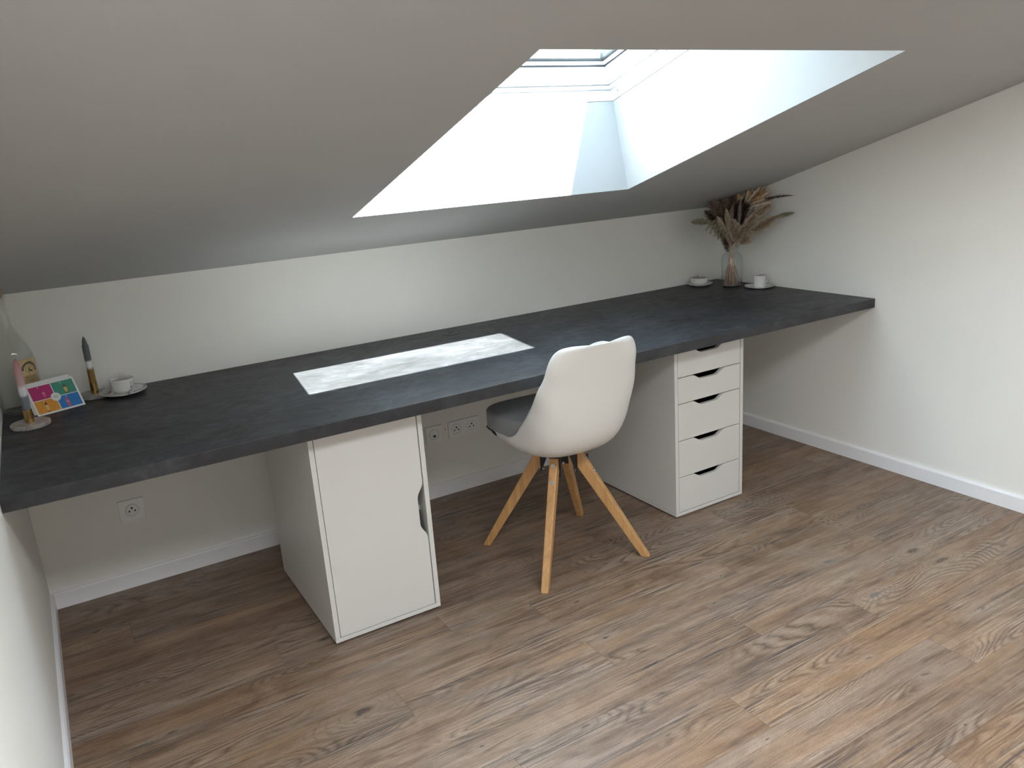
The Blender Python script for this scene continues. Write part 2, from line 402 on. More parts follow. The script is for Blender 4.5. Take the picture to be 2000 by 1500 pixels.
for (xa, sa), (xb, sb) in (((RX0, RS0), (RX1, RS0)), ((RX1, RS0), (RX1, RS1)), ((RX1, RS1), (RX0, RS1)), ((RX0, RS1), (RX0, RS0))):
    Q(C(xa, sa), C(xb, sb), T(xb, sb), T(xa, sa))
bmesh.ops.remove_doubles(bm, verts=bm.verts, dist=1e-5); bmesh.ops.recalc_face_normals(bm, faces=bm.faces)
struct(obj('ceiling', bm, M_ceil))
# outer roof boards (four slabs round the window)
bm = bmesh.new()
def rslab(bm, xa, xb, sa, sb, ha, hb, mi=0):
    hexa(bm, [roof(xa, sa, ha), roof(xb, sa, ha), roof(xb, sb, ha), roof(xa, sb, ha), roof(xa, sa, hb), roof(xb, sa, hb), roof(xb, sb, hb), roof(xa, sb, hb)], mi)
M_roof = plain('roof_membrane', (0.20, 0.20, 0.21), 0.8, var=0.2, vs=6)
for a in ((-L-.3, X0-.012, -.35, SM), (X1+.012, .3, -.35, SM), (-L-.3, RX0-.012, SM, sE+.45), (RX1+.012, .3, SM, sE+.45), (RX0-.012, RX1+.012, SM, RS0-.012), (RX0-.012, RX1+.012, RS1+.012, sE+.45), (X0-.012, X1+.012, -.35, SB-.05), (X0-.012, X1+.012, ST+.012, SM),): rslab(bm, a[0], a[1], a[2], a[3], 0.345, 0.415)
struct(obj('trim_1', bm, M_roof))

# roof window
w1 = bpy.data.objects.new('window_1', None); COL.objects.link(w1); w1.location = (0, 0, 0); struct(w1)
def ring(bm, ins_a, ins_b, ha, hb, mi=0, ss=(SB, ST), xx=(X0, X1)):
    """rectangular frame between inset ins_a (outer) and ins_b (inner), from depth ha to hb"""
    xa, xb, sa, sb = xx[0]+ins_a, xx[1]-ins_a, ss[0]+ins_a, ss[1]-ins_a
    xc, xd, sc_, sd_ = xx[0]+ins_b, xx[1]-ins_b, ss[0]+ins_b, ss[1]-ins_b
    rslab(bm, xa, xb, sa, sc_, ha, hb, mi); rslab(bm, xa, xb, sd_, sb, ha, hb, mi)
    rslab(bm, xa, xc, sc_, sd_, ha, hb, mi); rslab(bm, xd, xb, sc_, sd_, ha, hb, mi)
bm = bmesh.new(); ring(bm, -0.010, 0.002, SH+0.0015, 0.378); obj('window_lining', bm, M_pvc, w1, bevel=0.001)
bm = bmesh.new(); ring(bm, -0.010, 0.014, 0.3785, 0.392); obj('window_frame', bm, M_pvc, w1, bevel=0.002)
bm = bmesh.new(); ring(bm, -0.010, 0.020, 0.394, 0.462); obj('window_sash', bm, M_pvc, w1, bevel=0.002)
bm = bmesh.new(); ring(bm, -0.010, 0.024, 0.4625, 0.465); obj('window_gasket', bm, M_gask, w1)
bm = bmesh.new(); ring(bm, -0.010, 0.032, 0.4655, 0.478); obj('glazing_bead', bm, M_pvc, w1, bevel=0.002)
bm = bmesh.new(); rslab(bm, X0+.026, X1-.026, SB+.026, ST-.026, 0.4790, 0.4830); obj('window_pane', bm, M_glass, w1)
bm = bmesh.new(); ring(bm, -0.055, 0.045, 0.4835, 0.505); obj('window_flashing', bm, plain('flashing_grey', (0.16, 0.16, 0.17), 0.5, metal=0.4), w1)
# little screws and the sash latch on the right lining
bm = bmesh.new(); p = roof(X1-.002, SB+.045, .360); tube(bm, [p+Vector((.001, 0, 0)), p-Vector((.003, 0, 0))], .0055, 14); obj('screw', bm, M_bolt, w1)
bm = bmesh.new(); p = roof(X1-.020, SB+.040, .402); tube(bm, [p, p-Vector((.010, 0, 0))], .005, 12); tube(bm, [p-Vector((.006, 0, 0)), p+Vector((-.006, .020, -.002))], .0025, 8); obj('latch', bm, M_bolt, w1)

w2 = bpy.data.objects.new('added_window_2', None); COL.objects.link(w2); w2.location = (0, 0, 0); struct(w2)  # unseen window, added to house the fill lamp
bm = bmesh.new(); ring(bm, -0.010, 0.03, SH+0.0015, 0.40, 0, (RS0, RS1), (RX0, RX1)); obj('window_frame', bm, M_pvc, w2)
bm = bmesh.new(); rslab(bm, RX0+.01, RX1-.01, RS0+.01, RS1-.01, 0.402, 0.406); obj('window_pane', bm, M_glass, w2)
bm = bmesh.new(); rslab(bm, RX0-.008, RX1+.008, RS0-.008, RS1+.008, 0.409, 0.414); obj('sun_block', bm, M_pvc, w2)  # opaque panel added to keep the sun out of the unseen window

# skirting boards
HS, TS = 0.0605, 0.012
def skirt_profile(t): return [(0, 0), (t, 0), (t, HS-.006), (t-.004, HS), (0, HS)]
bm = bmesh.new(); prism(bm, [(-y, z) for y, z in skirt_profile(TS)], 'x', -L, 0.0); struct(obj('baseboard_back', bm, M_skirt))
bm = bmesh.new()
for ya, yb in ((-TS, -.7235), (-.7245, YB)): prism(bm, [(-x, z) for x, z in skirt_profile(TS)], 'y', ya, yb)
struct(obj('baseboard_right', bm, M_skirt))
bm = bmesh.new(); prism(bm, [(-L+x, z) for x, z in skirt_profile(TS)], 'y', -TS, YB); struct(obj('baseboard_left', bm, M_skirt))

# ------------------------------------------------------------------ outside
M_render = plain('pale_render', (0.72, 0.74, 0.72), 0.8, var=0.04, vs=1.5)
hs = thing('neighbouring_house', 'pale rendered house seen through the skylight glass, left of the tree', 'house', (4.0, 12.5, -4.5))
bm = bmesh.new(); prism(bm, [(-4.2, 0), (6.0, 0), (6.0, 5.85), (3.9, 8.42), (-4.2, 8.42)], 'y', 0, 4); obj('house_wall', bm, M_render, hs)
bm = bmesh.new()
for a, b_ in (((3.85, 8.50), (6.05, 5.80)),):
    prism(bm, [a, b_, (b_[0]+.12, b_[1]+.05), (a[0]+.12, a[1]+.05)], 'y', -.12, 5.1)
obj('roof_verge', bm, plain('verge_white', (0.8, 0.8, 0.8), .6), hs)
bm = bmesh.new(); random.seed(3)
for i in range(5200):
    c = Vector((random.gauss(0, 1), random.gauss(0, 1), random.gauss(0, 1))); c.normalize(); c *= random.uniform(.55, 1.0)
    ctr = random.choice(((0, 0, 5.2, 2.4), (1.2, .3, 6.2, 2.0), (-.8, .2, 6.7, 1.6), (.4, -.4, 4.0, 2.2), (2.0, 0, 4.8, 1.8)))
    P_ = Vector(ctr[:3]) + c*ctr[3]
    a = Vector((random.uniform(-1, 1), random.uniform(-1, 1), random.uniform(-1, 1))).normalized(); b_ = a.orthogonal().normalized(); s_ = random.uniform(.07, .16)
    bm.faces.new([bm.verts.new(q) for q in (P_-a*s_, P_-b_*s_*.45, P_+a*s_, P_+b_*s_*.45)])
def leafm():
    m, nt, b = new_mat('leaf_green'); g = G(nt); f = g.noise(g.obj(), 1.4, 3)
    g.put(b.inputs['Base Color'], g.ramp(f, [(0.3, (0.045, 0.10, 0.035)), (0.7, (0.14, 0.25, 0.09))])); b.inputs['Roughness'].default_value = .6
    return m
tr = thing('leafy_tree', 'green leafy tree seen through the skylight glass, beyond the pale house', 'tree', (13.4, 17.6, -4.5))
tr.scale = (1.4, 1.4, 1.4)
obj('foliage', bm, leafm(), tr)
bm = bmesh.new(); tube(bm, [(0, 0, -1), (.05, 0, 1.5), (-.02, .05, 3), (.3, 0, 5)], [.28, .22, .18, .08], 12)
tube(bm, [(0, 0, 2.2), (-.5, .1, 4), (-.8, .2, 6)], [.14, .1, .04], 10); tube(bm, [(0, 0, 2.6), (.9, .1, 4), (1.5, .2, 5.8)], [.14, .1, .04], 10)
obj('trunk', bm, plain('bark', (0.10, 0.075, 0.055), .9, var=.3, vs=8), tr, smooth=True)
struct(obj('ground', bbox(-40, 60, -40, 80, -4.6, -4.5), plain('outdoor_ground', (0.25, 0.26, 0.20), 0.95, var=.2, vs=.5)))

# ------------------------------------------------------------------ worktop
wt = thing('desk_worktop', 'long dark grey concrete-look worktop spanning wall to wall under the sloping ceiling', 'desk', (-L/2, -DD/2, ZT-TH))
GX, GY = -1.600, -0.116
o = obj('worktop', bbox(-L/2+.001, L/2-.001, -DD/2, DD/2-.001, 0, TH), M_desk, wt, bevel=0.0012)
# cable grommet let into the worktop
bm = bmesh.new(); lathe(bm, [(0, .0022), (.0235, .0022), (.0240, .0012), (.0250, .0012), (.0256, .0030), (.0315, .0024), (.0330, .0004), (.0330, 0)], 48)
gc = obj('cable_grommet', bm, M_plug, wt, smooth=False, loc=(GX+L/2, GY+DD/2, TH)); gc['label'] = 'round dark grey cable outlet with a black slot'
bm = bmesh.new(); prism(bm, [(.004+.0125*math.cos(a), .006+.0055*math.sin(a)) for a in [2*PI*i/20 for i in range(20)]], 'z', .0023, .0029)
obj('slot', bm, M_hole, gc)

# ------------------------------------------------------------------ drawer cabinets
CW, CD, CH = 0.36, 0.58, 0.6999
def carcass(root, base=.0195):
    bm = bmesh.new()
    box(bm, 0, .0155, 0, CD, base, CH); box(bm, CW-.0155, CW, 0, CD, base, CH)
    obj('side_panels', bm, M_cab, root, bevel=.0008)
    obj('bottom_panel', bbox(0, CW, 0, CD, .006, base-.0005), M_cab, root, bevel=.0008)
    obj('back_panel', bbox(.016, CW-.016, CD-.02, CD-.004, base, CH-.001), M_cab, root)
    obj('top_panel', bbox(.016, CW-.016, .003, CD-.021, CH-.018, CH), M_cab, root)
    for x in (.03, CW-.03):
        for y in (.04, CD-.04): obj('foot', lathe(bmesh.new(), [(0, 0), (.012, 0), (.012, .006), (0, .006)], 16, (x, y, 0)), M_metal, root)
def notch(x0, x1, ztop, d, cx_, w_top, w_bot, n=7):
    """top edge of a front from x0 to x1 with a soft trapezoid hand-hold"""
    pts = [(x0, ztop)]
    def S(a, b_, rev):
        out = []
        for i in range(n+1):
            t = i/n; e = t*t*(3-2*t); out.append((a+(b_-a)*t, (ztop - d*e) if not rev else (ztop - d*(1-e))))
        return out
    pts += S(cx_-w_top/2, cx_-w_bot/2, False); pts += S(cx_+w_bot/2, cx_+w_top/2, True); pts.append((x1, ztop))
    return pts
dc = thing('drawer_cabinet', 'white five-drawer cabinet on the floor under the worktop, right of the chair', 'cabinet', (-1.0306, -0.8207, 0))
carcass(dc)
zs = [(.0215, .1655), (.1685, .3165), (.3195, .4655), (.4685, .5695), (.5725, .6740)]
for za, zb in zs[::-1]:
    xa, xb = .0180, CW-.0180
    top = notch(xa, xb, zb, .0205, CW/2-.004, .170, .072)
    bm = bmesh.new(); prism(bm, [(xa, za), (xb, za)] + top[::-1], 'y', .001, .017)
    dr = obj('drawer', bm, M_cab, dc, bevel=.0008, seg=1)
    bm = bmesh.new(); box(bm, xa+.014, xb-.014, .0175, CD-.06, za+.012, za+.020); box(bm, xa+.014, xa+.022, .0175, CD-.06, za+.02, zb-.030); box(bm, xb-.022, xb-.014, .0175, CD-.06, za+.02, zb-.030); box(bm, xa+.022, xb-.022, CD-.07, CD-.06, za+.02, zb-.030)
    obj('drawer_box', bm, M_cabin, dr)
kc = thing('door_cabinet', 'white single-door cabinet on the floor under the worktop, left of the chair', 'cabinet', (-2.4306, -0.8318, 0))
carcass(kc)
xa, xb, za, zb = .0175, CW-.0185, .0215, .6815
side = [(xb, zb)]
def SS(z0, z1, x0, x1, n=8):
    return [(x0+(x1-x0)*((i/n)**2*(3-2*i/n)), z0+(z1-z0)*i/n) for i in range(n+1)]
side += SS(.452, .400, xb, xb-.0215) + SS(.312, .262, xb-.0215, xb) + [(xb, za)]
bm = bmesh.new(); prism(bm, [(xa, za), (xa, zb)] + side, 'y', .001, .017)
obj('door', bm, M_cab, kc, bevel=.0008, seg=1)
obj('shelf', bbox(.016, CW-.016, .05, CD-.03, .34, .356), M_cab, kc)

# ------------------------------------------------------------------ chair
ch = thing('shell_chair', 'white moulded shell chair with grey seat cushion and splayed beech legs at the worktop', 'chair', (-1.522, -0.755, 0), math.radians(-2))
_rw = [ # centre (y, z), rim (y, z), half width
 (.205, .455, .165, .468, .118), (.200, .462, .155, .478, .162), (.165, .462, .140, .488, .194), (.100, .450, .095, .494, .207), (.020, .436, .030, .495, .211),
 (-.060, .425, -.030, .502, .213), (-.130, .425, -.075, .525, .206), (-.185, .448, -.105, .560, .202), (-.222, .495, -.145, .602, .199), (-.244, .555, -.180, .648, .194),
 (-.260, .625, -.213, .697, .192), (-.274, .695, -.238, .742, .179), (-.288, .752, -.255, .786, .172), (-.298, .793, -.265, .819, .158), (-.304, .819, -.277, .839, .136), (-.307, .830, -.289, .845, .104), (-.308, .8355, -.298, .844, .069), (-.309, .8375, -.305, .841, .036), (-.309, .8380, -.3085, .8385, .006)]
rows = [(y, z, w, (ry-y, rz-z)) for y, z, ry, rz, w in _rw]
def shell_pt(vf, u, rows=rows):
    i = max(0, min(len(rows)-1.0001, vf)); k = int(i); t = i-k
    def cr(get):
        p0, p1, p2, p3 = (get(rows[max(0, k-1)]), get(rows[k]), get(rows[min(len(rows)-1, k+1)]), get(rows[min(len(rows)-1, k+2)]))
        return 0.5*((2*p1)+(-p0+p2)*t+(2*p0-5*p1+4*p2-p3)*t*t+(-p0+3*p1-3*p2+p3)*t**3)
    y, z, w = cr(lambda r: r[0]), cr(lambda r: r[1]), cr(lambda r: r[2]); dy, dz = cr(lambda r: r[3][0]), cr(lambda r: r[3][1])
    a = abs(u); e = a**2.6
    # sides turn up: the outermost part runs along the rise rather than outwards
    x = w*(math.sin(a*PI/2*.92)/math.sin(PI/2*.92))*(1 if u >= 0 else -1)
    return Vector((x, y+dy*e, z+dz*e))
SHX = Vector((-.010, 0, 0))
NV, NU = 72, 28
bm = bmesh.new(); grid = []
for i in range(NV+1):
    vf = i/NV*(len(rows)-1)
    grid.append([bm.verts.new(shell_pt(vf, -1+2*j/NU)+SHX) for j in range(NU+1)])
for i in range(NV):
    for j in range(NU): bm.faces.new((grid[i][j], grid[i][j+1], grid[i+1][j+1], grid[i+1][j]))
sh = obj('shell', bm, M_shell, ch, smooth=True)
so = sh.modifiers.new('thick', 'SOLIDIFY'); so.thickness = .015; so.offset = -1.0; so.use_rim = True
be = sh.modifiers.new('round', 'SUBSURF'); be.levels = 1; be.render_levels = 2
# seat cushion that follows the shell
def shell_z(x, y):
    """height of the inside of the seat at (x, y), for the part that carries the cushion"""
    best = None
    for k in range(0, 37):
        vf = k*.25; r0 = shell_pt(vf, 0)
        w_ = 0.0
        p = shell_pt(vf, max(-1, min(1, math.asin(min(1, abs(x)/.216))/(PI/2*.92)))) if abs(x) > 0 else r0
        dd = abs(p.y-y)
        if best is None or dd < best[0]: best = (dd, p.z)
    return best[1]
bm = bmesh.new(); NR, NA = 9, 64
CXh, CY0, CYh = .204, .036, .152
def plan(t, a):     # rounded square
    n = 5.0; c, s_ = math.cos(a), math.sin(a); r = (abs(c)**n+abs(s_)**n)**(-1/n)
    x, y = t*r*c*CXh, CY0+t*r*s_*CYh
    return x*(1-.10*max(0, CY0-y)/CYh), y
def cush(t, a, top):
    x, y = plan(t, a); zb = shell_z(x, y)+.0035
    if not top: return Vector((x, y, zb))+SHX
    dome = .012*(1-t**3); zt = max(.560+dome-(.004 if t > .95 else 0), zb+.030)
    return Vector((x, y, zt))+SHX
def loop(t, top, dz=0.0): return [bm.verts.new(cush(t, 2*PI*k/NA, top)+Vector((0, 0, dz))) for k in range(NA)]
loops = [loop(t, False) for t in (.25, .5, .75, .93)]
side0 = [cush(1.0, 2*PI*k/NA, False) for k in range(NA)]; side1 = [cush(1.0, 2*PI*k/NA, True) for k in range(NA)]
for f_ in (.06, .2, .5, .8, .93): loops.append([bm.verts.new(side0[k].lerp(side1[k], f_)) for k in range(NA)])
for t in (.985, .95, .85, .65, .4, .2): loops.append(loop(t, True))
for A_, B_ in zip(loops[:-1], loops[1:]):
    for k in range(NA): bm.faces.new((A_[k], A_[(k+1) % NA], B_[(k+1) % NA], B_[k]))
bm.faces.new(loops[0][::-1]); bm.faces.new(loops[-1])
bmesh.ops.recalc_face_normals(bm, faces=bm.faces)
cu = obj('cushion', bm, M_fabric, ch, smooth=True); cu['label'] = 'grey fabric seat cushion'
# zip and pull along the left edge of the cushion
bm = bmesh.new(); zp = []
for k in range(18):
    a = math.radians(118+5.2*k); p0, p1 = cush(1.0, a, False), cush(1.0, a, True); q_ = p0.lerp(p1, .16); q_ += Vector((p0.x, p0.y, 0)).normalized()*.0015; zp.append(q_)
tube(bm, zp, .0022, 8); obj('zip', bm, M_zip, cu)
bm = bmesh.new(); ou = Vector((zp[9].x, zp[9].y, 0)).normalized()*.004; tube(bm, [zp[9]+ou, zp[11]+ou+Vector((0, 0, -.003))], .0032, 8); obj('zip_pull', bm, M_zip, cu)
# metal cross under the shell
bm = bmesh.new(); lathe(bm, [(0, .392), (.050, .392), (.055, .398), (.055, .412), (.030, .420), (0, .420)], 32)
for k in range(4):
    a = PI/4+k*PI/2; d = Vector((math.cos(a), math.sin(a), 0)); w = Vector((-math.sin(a), math.cos(a), 0))
    # arm and its downward flange
    pts = []
    for (r0, r1, z0, z1, hw_) in ((.03, .084, .396, .403, .018),):
        hexa(bm, [d*r0-w*hw_+Vector((0,0,z0)), d*r1-w*hw_+Vector((0,0,z0)), d*r1+w*hw_+Vector((0,0,z0)), d*r0+w*hw_+Vector((0,0,z0)),
                  d*r0-w*hw_+Vector((0,0,z1)), d*r1-w*hw_+Vector((0,0,z1)), d*r1+w*hw_+Vector((0,0,z1)), d*r0+w*hw_+Vector((0,0,z1))])
    for sgn in (-1, 1):   # triangular gusset plates
        A_ = [d*.035, d*.066, d*.066]; zz = [.396, .396, .322]
        v = [bm.verts.new(A_[i]+w*(sgn*.0175-.001)+Vector((0,0,zz[i]))) for i in range(3)] + [bm.verts.new(A_[i]+w*(sgn*.0175+.001)+Vector((0,0,zz[i]))) for i in range(3)]
        fs = [bm.faces.new(v[:3]), bm.faces.new(v[3:][::-1])] + [bm.faces.new((v[i], v[(i+1)%3], v[3+(i+1)%3], v[3+i])) for i in range(3)]
        bmesh.ops.recalc_face_normals(bm, faces=fs)
    hexa(bm, [d*.064-w*.018+Vector((0,0,.318)), d*.067-w*.018+Vector((0,0,.318)), d*.067+w*.018+Vector((0,0,.318)), d*.064+w*.018+Vector((0,0,.318)),
              d*.064-w*.018+Vector((0,0,.398)), d*.067-w*.018+Vector((0,0,.398)), d*.067+w*.018+Vector((0,0,.398)), d*.064+w*.018+Vector((0,0,.398))])
obj('support_bracket', bm, M_metal, ch)
for k in range(4):
    a = PI/4+k*PI/2; d = Vector((math.cos(a), math.sin(a), 0)); w = Vector((-math.sin(a), math.cos(a), 0))
    # profile in the (radius, height) plane; local frame kept vertical so the grain runs along the leg
    prof = [(.068, .394), (.084, .394), (.316, .0), (.286, .0), (.068, .338)]
    bm = bmesh.new(); hw_ = .0148
    A_ = [bm.verts.new(d*r-w*(hw_*(1 if z > .2 else .86))+Vector((0, 0, z))) for r, z in prof]; B_ = [bm.verts.new(d*r+w*(hw_*(1 if z > .2 else .86))+Vector((0, 0, z))) for r, z in prof]
    bm.faces.new(A_); bm.faces.new(B_[::-1])
    for i in range(5): bm.faces.new((A_[i], B_[i], B_[(i+1) % 5], A_[(i+1) % 5]))
    bmesh.ops.recalc_face_normals(bm, faces=bm.faces)
    lg = obj('leg', bm, M_beech, ch, bevel=.003, seg=2)
    on = Vector((d.x*.394, d.y*.394, .232)).normalized()       # outward normal of the sloping face
    for zc in (.372, .322):
        r_ = .084+(.394-zc)*(.232/.394); c_ = d*r_+Vector((0, 0, zc))
        bm = bmesh.new(); tube(bm, [c_-on*.001, c_+on*.0015], .0072, 16); tube(bm, [c_+on*.0015, c_+on*.0035], [.0045, .0038], 12)
        obj('bolt', bm, M_bolt, lg, smooth=False)
        c_ = d*.064+Vector((0, 0, zc)); bm = bmesh.new(); tube(bm, [c_, c_-d*.006], .0045, 10); obj('bolt', bm, M_bolt, lg)

# ------------------------------------------------------------------ wall sockets (all on the back wall, under the worktop)
def disc(bm, x, z, r0, y0, y1, n=36, mi=0): prism(bm, [(x+r0*math.cos(2*PI*i/n), z+r0*math.sin(2*PI*i/n)) for i in range(n)], 'y', y0, y1, mi)
def recess(parent, x, z=0.0):
    bm = bmesh.new()
    prof = [(.0235, -.0085), (.0220, -.0105), (.0205, -.0105), (.0195, -.0082), (.0, -.0082)]
    bm2 = bmesh.new(); n = 40; rg = []
    for r, y in prof:
        if r == 0: rg.append([bm2.verts.new((x, y, z))])
        else: rg.append([bm2.verts.new((x+r*math.cos(2*PI*i/n), y, z+r*math.sin(2*PI*i/n))) for i in range(n)])
    for A_, B_ in zip(rg[:-1], rg[1:]):
        for i in range(n):
            if len(B_) == 1: bm2.faces.new((A_[i], A_[(i+1) % n], B_[0]))
            else: bm2.faces.new((A_[i], A_[(i+1) % n], B_[(i+1) % n], B_[i]))
    bmesh.ops.recalc_face_normals(bm2, faces=bm2.faces); bm.free()
    return obj('socket_insert', bm2, M_socki, parent)
def outlet(parent, x, z=0.0):
    r = recess(parent, x, z)
    for dx in (-.0095, .0095):
        bm = bmesh.new(); disc(bm, x+dx, z-.003, .0030, -.0095, -.0083, 16); obj('pin_hole', bm, M_hole, r)
    bm = bmesh.new(); disc(bm, x, z+.009, .0030, -.0130, -.0083, 16); obj('earth_pin', bm, M_hole, r)
    return r
def plate(root, w, h, pitch=None):
    bm = bmesh.new(); box(bm, -w/2, w/2, -.0085, 0, -h/2, h/2); obj('cover_plate', bm, M_sock, root, bevel=.002, seg=3)
s1 = thing('wall_socket', 'single square white power socket low on the wall, near the left corner', 'socket', (-2.871, 0, .2915)); plate(s1, .086, .080); outlet(s1, 0)
s2 = thing('wall_socket', 'double white power socket on the wall, just left of the chair', 'socket', (-1.5235, 0, .289)); plate(s2, .150, .075); outlet(s2, -.0375); outlet(s2, .0375)
s3 = thing('data_socket', 'square white outlet with one black port, beside the door cabinet', 'socket', (-1.668, 0, .289)); plate(s3, .078, .075)
r = recess(s3, 0); bm = bmesh.new(); box(bm, -.005, .005, -.0100, -.0083, -.012, -.003); obj('port', bm, M_hole, r)
s4 = thing('cable_clip', 'tiny white clip on the wall between the data socket and the double power socket', 'clip', (-1.6135, 0, .300)); bm = bmesh.new(); box(bm, -.006, .006, -.006, 0, -.009, .009); obj('clip_body', bm, M_sock, s4, bevel=.001)
bm = bmesh.new(); box(bm, -.004, .004, -.0066, -.0059, -.001, .001); obj('slot', bm, M_hole, s4)

# ------------------------------------------------------------------ things on the worktop, left end
def candle(name, label, x, y, stops, h=.180, r=.0105, z0=.014, notch_=True):
    t = thing(name, label, 'candle', (x, y, ZT+z0))
    bm = bmesh.new()
    prof = [(0, 0), (r, 0), (r, .003)] + [(r*(1-.03*i/6), .003+(h-.034)*i/6) for i in range(1, 7)] 
    if notch_: prof += [(r*1.02, h-.030), (r*.78, h-.024), (r*.72, h-.018), (r*.45, h-.006), (r*.2, h), (0, h)]
    else: prof += [(r*.93, h-.030), (r*.80, h-.018), (r*.52, h-.006), (r*.22, h), (0, h)]
    lathe(bm, prof, 32, scallop=lambda i, a: .035*math.cos(6*a+i*.15) if i < 9 else 0)
    obj('wax', bm, zbands(name+'_wax', stops, .42, .03), t, smooth=True)
    bm = bmesh.new(); tube(bm, [(0, 0, h-.001), (.0006, 0, h+.004)], .0008, 6); obj('wick', bm, M_wick, t)
    return t
def holder(label, x, y, R, mat, cup_r=.0125, cup_h=.038, hh=.013):
    t = thing('candle_holder', label, 'candle holder', (x, y, ZT))
    bm = bmesh.new(); lathe(bm, [(0, 0), (R-.002, 0), (R, .002), (R, hh-.002), (R-.002, hh), (0, hh)], 64); obj('base', bm, mat, t, smooth=False, bevel=0)
    bm = bmesh.new(); lathe(bm, [(0, 0), (cup_r, 0), (cup_r, cup_h), (cup_r-.0012, cup_h), (cup_r-.0012, .0008), (0, .0008)], 40, (0, 0, hh)); obj('cup', bm, M_brass, t, smooth=False)
    return t
g3, wh = (0.115, 0.125, 0.135), (0.80, 0.80, 0.82)
HX, HY = -3.1025, -.2935
holder('warm white round marble candle holder with brass cup, at the left front of the cards', HX, HY, .054, M_marble, .0125, .040)
candle('dinner_candle', 'candle dipped pink, white and blue-grey, standing in front of the glass bottle', HX, HY,
       [(0.0, (.20, .225, .25)), (.325, (.20, .225, .25)), (.36, wh), (.44, wh), (.48, (.62, .40, .40)), (.80, (.50, .22, .22))], h=.192, r=.0110, notch_=False)
KX, KY = -2.908, -.060
holder('grey round stone candle holder with brass cup, behind the cards and beside the saucer', KX, KY, .050, M_marble2, .0118, .036)
candle('dinner_candle', 'candle dipped grey, white and ochre, standing between the cards and the tea cup', KX, KY,
       [(0.0, (.24, .135, .025)), (.335, (.26, .15, .03)), (.375, wh), (.445, wh), (.465, g3), (1.0, g3)], h=.190, r=.0105)

# big glass bottle
bt = thing('glass_bottle', 'large clear glass bottle with a cork and a cream label, against the left wall', 'bottle', (-3.1155, -.078, ZT))
R = .0610
prof_o = [(0, .002), (.050, 0), (R-.006, .001), (R, .010), (R+.0005, .10), (R, .150), (R-.004, .185), (R-.013, .215), (R-.026, .243), (.025, .262), (.0185, .280), (.0165, .310), (.0158, .362), (.0190, .365), (.0190, .380), (.0150, .382)]
prof_i = [(.0125, .381), (.0130, .310), (.0165, .279), (.0215, .259), (R-.030, .240), (R-.017, .213), (R-.008, .184), (R-.004, .150), (R-.0035, .10), (R-.004, .014), (R-.012, .007), (0, .008)]
bm = bmesh.new(); lathe(bm, prof_o+prof_i, 64); obj('glass_body', bm, M_bglass, bt, smooth=True)
bm = bmesh.new(); lathe(bm, [(0, .366), (.0122, .366), (.0140, .384), (.0145, .392), (0, .392)], 28); obj('cork', bm, M_cork, bt, smooth=False)
bm = bmesh.new(); lathe(bm, [(0, .3925), (.0152, .3925), (.0156, .396), (.0154, .402), (0, .403)], 28); obj('cap', bm, M_black, bt, smooth=False)
# paper label wrapped on the glass, facing the room
LA = math.atan2(-3.03+.078, -3.0057+3.102) + .66; LWd, LHt, LZ = .062, .080, .134
def lab(u, v, off=0.0006):   # u,v in metres on the label
    a = LA + u/R; return Vector(((R+off)*math.cos(a), (R+off)*math.sin(a), LZ+v))
def patch(bm, u0, u1, v0, v1, off, nu=12, mi=0):
    g_ = [[bm.verts.new(lab(u0+(u1-u0)*i/nu, v, off)) for i in range(nu+1)] for v in (v0, v1)]
    for i in range(nu): bm.faces.new((g_[0][i], g_[0][i+1], g_[1][i+1], g_[1][i])).material_index = mi
def lpoly(bm, pts, off, mi=0): bm.faces.new([bm.verts.new(lab(u, v, off)) for u, v in pts]).material_index = mi
M_label = plain('label_cream', (0.66, 0.50, 0.26), 0.7, var=.12, vs=60); M_ink = plain('label_ink', (0.055, 0.028, 0.020), .6); M_lpale = plain('label_pale', (0.80, .72, .56), .6)
bm = bmesh.new(); patch(bm, -LWd/2, LWd/2, -LHt/2, LHt/2, .0006); lb = obj('label', bm, M_label, bt, smooth=True); so = lb.modifiers.new('t', 'SOLIDIFY'); so.thickness = .0003
bm = bmesh.new()
def arc(bm, cu_, cv, ra, rb, a0, a1, n, off, mi=0):
    for i in range(n):
        p, q = a0+(a1-a0)*i/n, a0+(a1-a0)*(i+1)/n
        lpoly(bm, [(cu_+ra*math.cos(p), cv+ra*math.sin(p)*1.1), (cu_+ra*math.cos(q), cv+ra*math.sin(q)*1.1), (cu_+rb*math.cos(q), cv+rb*math.sin(q)*1.1), (cu_+rb*math.cos(p), cv+rb*math.sin(p)*1.1)], off, mi)
arc(bm, 0, .002, .0195, .0260, math.radians(-8), math.radians(172), 26, .0013)
arc(bm, 0, .004, .0125, .0133, math.radians(-20), math.radians(200), 22, .0012)
random.seed(5)
for i in range(26):      # engraved picture in the middle of the label
    a, r_ = random.uniform(0, 2*PI), random.uniform(0, .0085); u, v = r_*math.cos(a), .002+r_*math.sin(a); s_ = random.uniform(.0008, .0022)
    lpoly(bm, [(u-s_, v-s_*.4), (u+s_*.3, v-s_), (u+s_, v+s_*.5), (u-s_*.2, v+s_)], .0012)
for k, (ua, ub, v) in enumerate(((-.020, .020, -.0165), (-.017, .015, -.0215), (-.021, .021, -.0270), (-.012, .012, -.0320))):
    u = ua
    while u < ub:
        w_ = random.uniform(.0010, .0024); lpoly(bm, [(u, v), (u+w_, v), (u+w_, v+.0016), (u, v+.0016)], .0012); u += w_+.0009
obj('label_print', bm, M_ink, lb)
bm = bmesh.new()
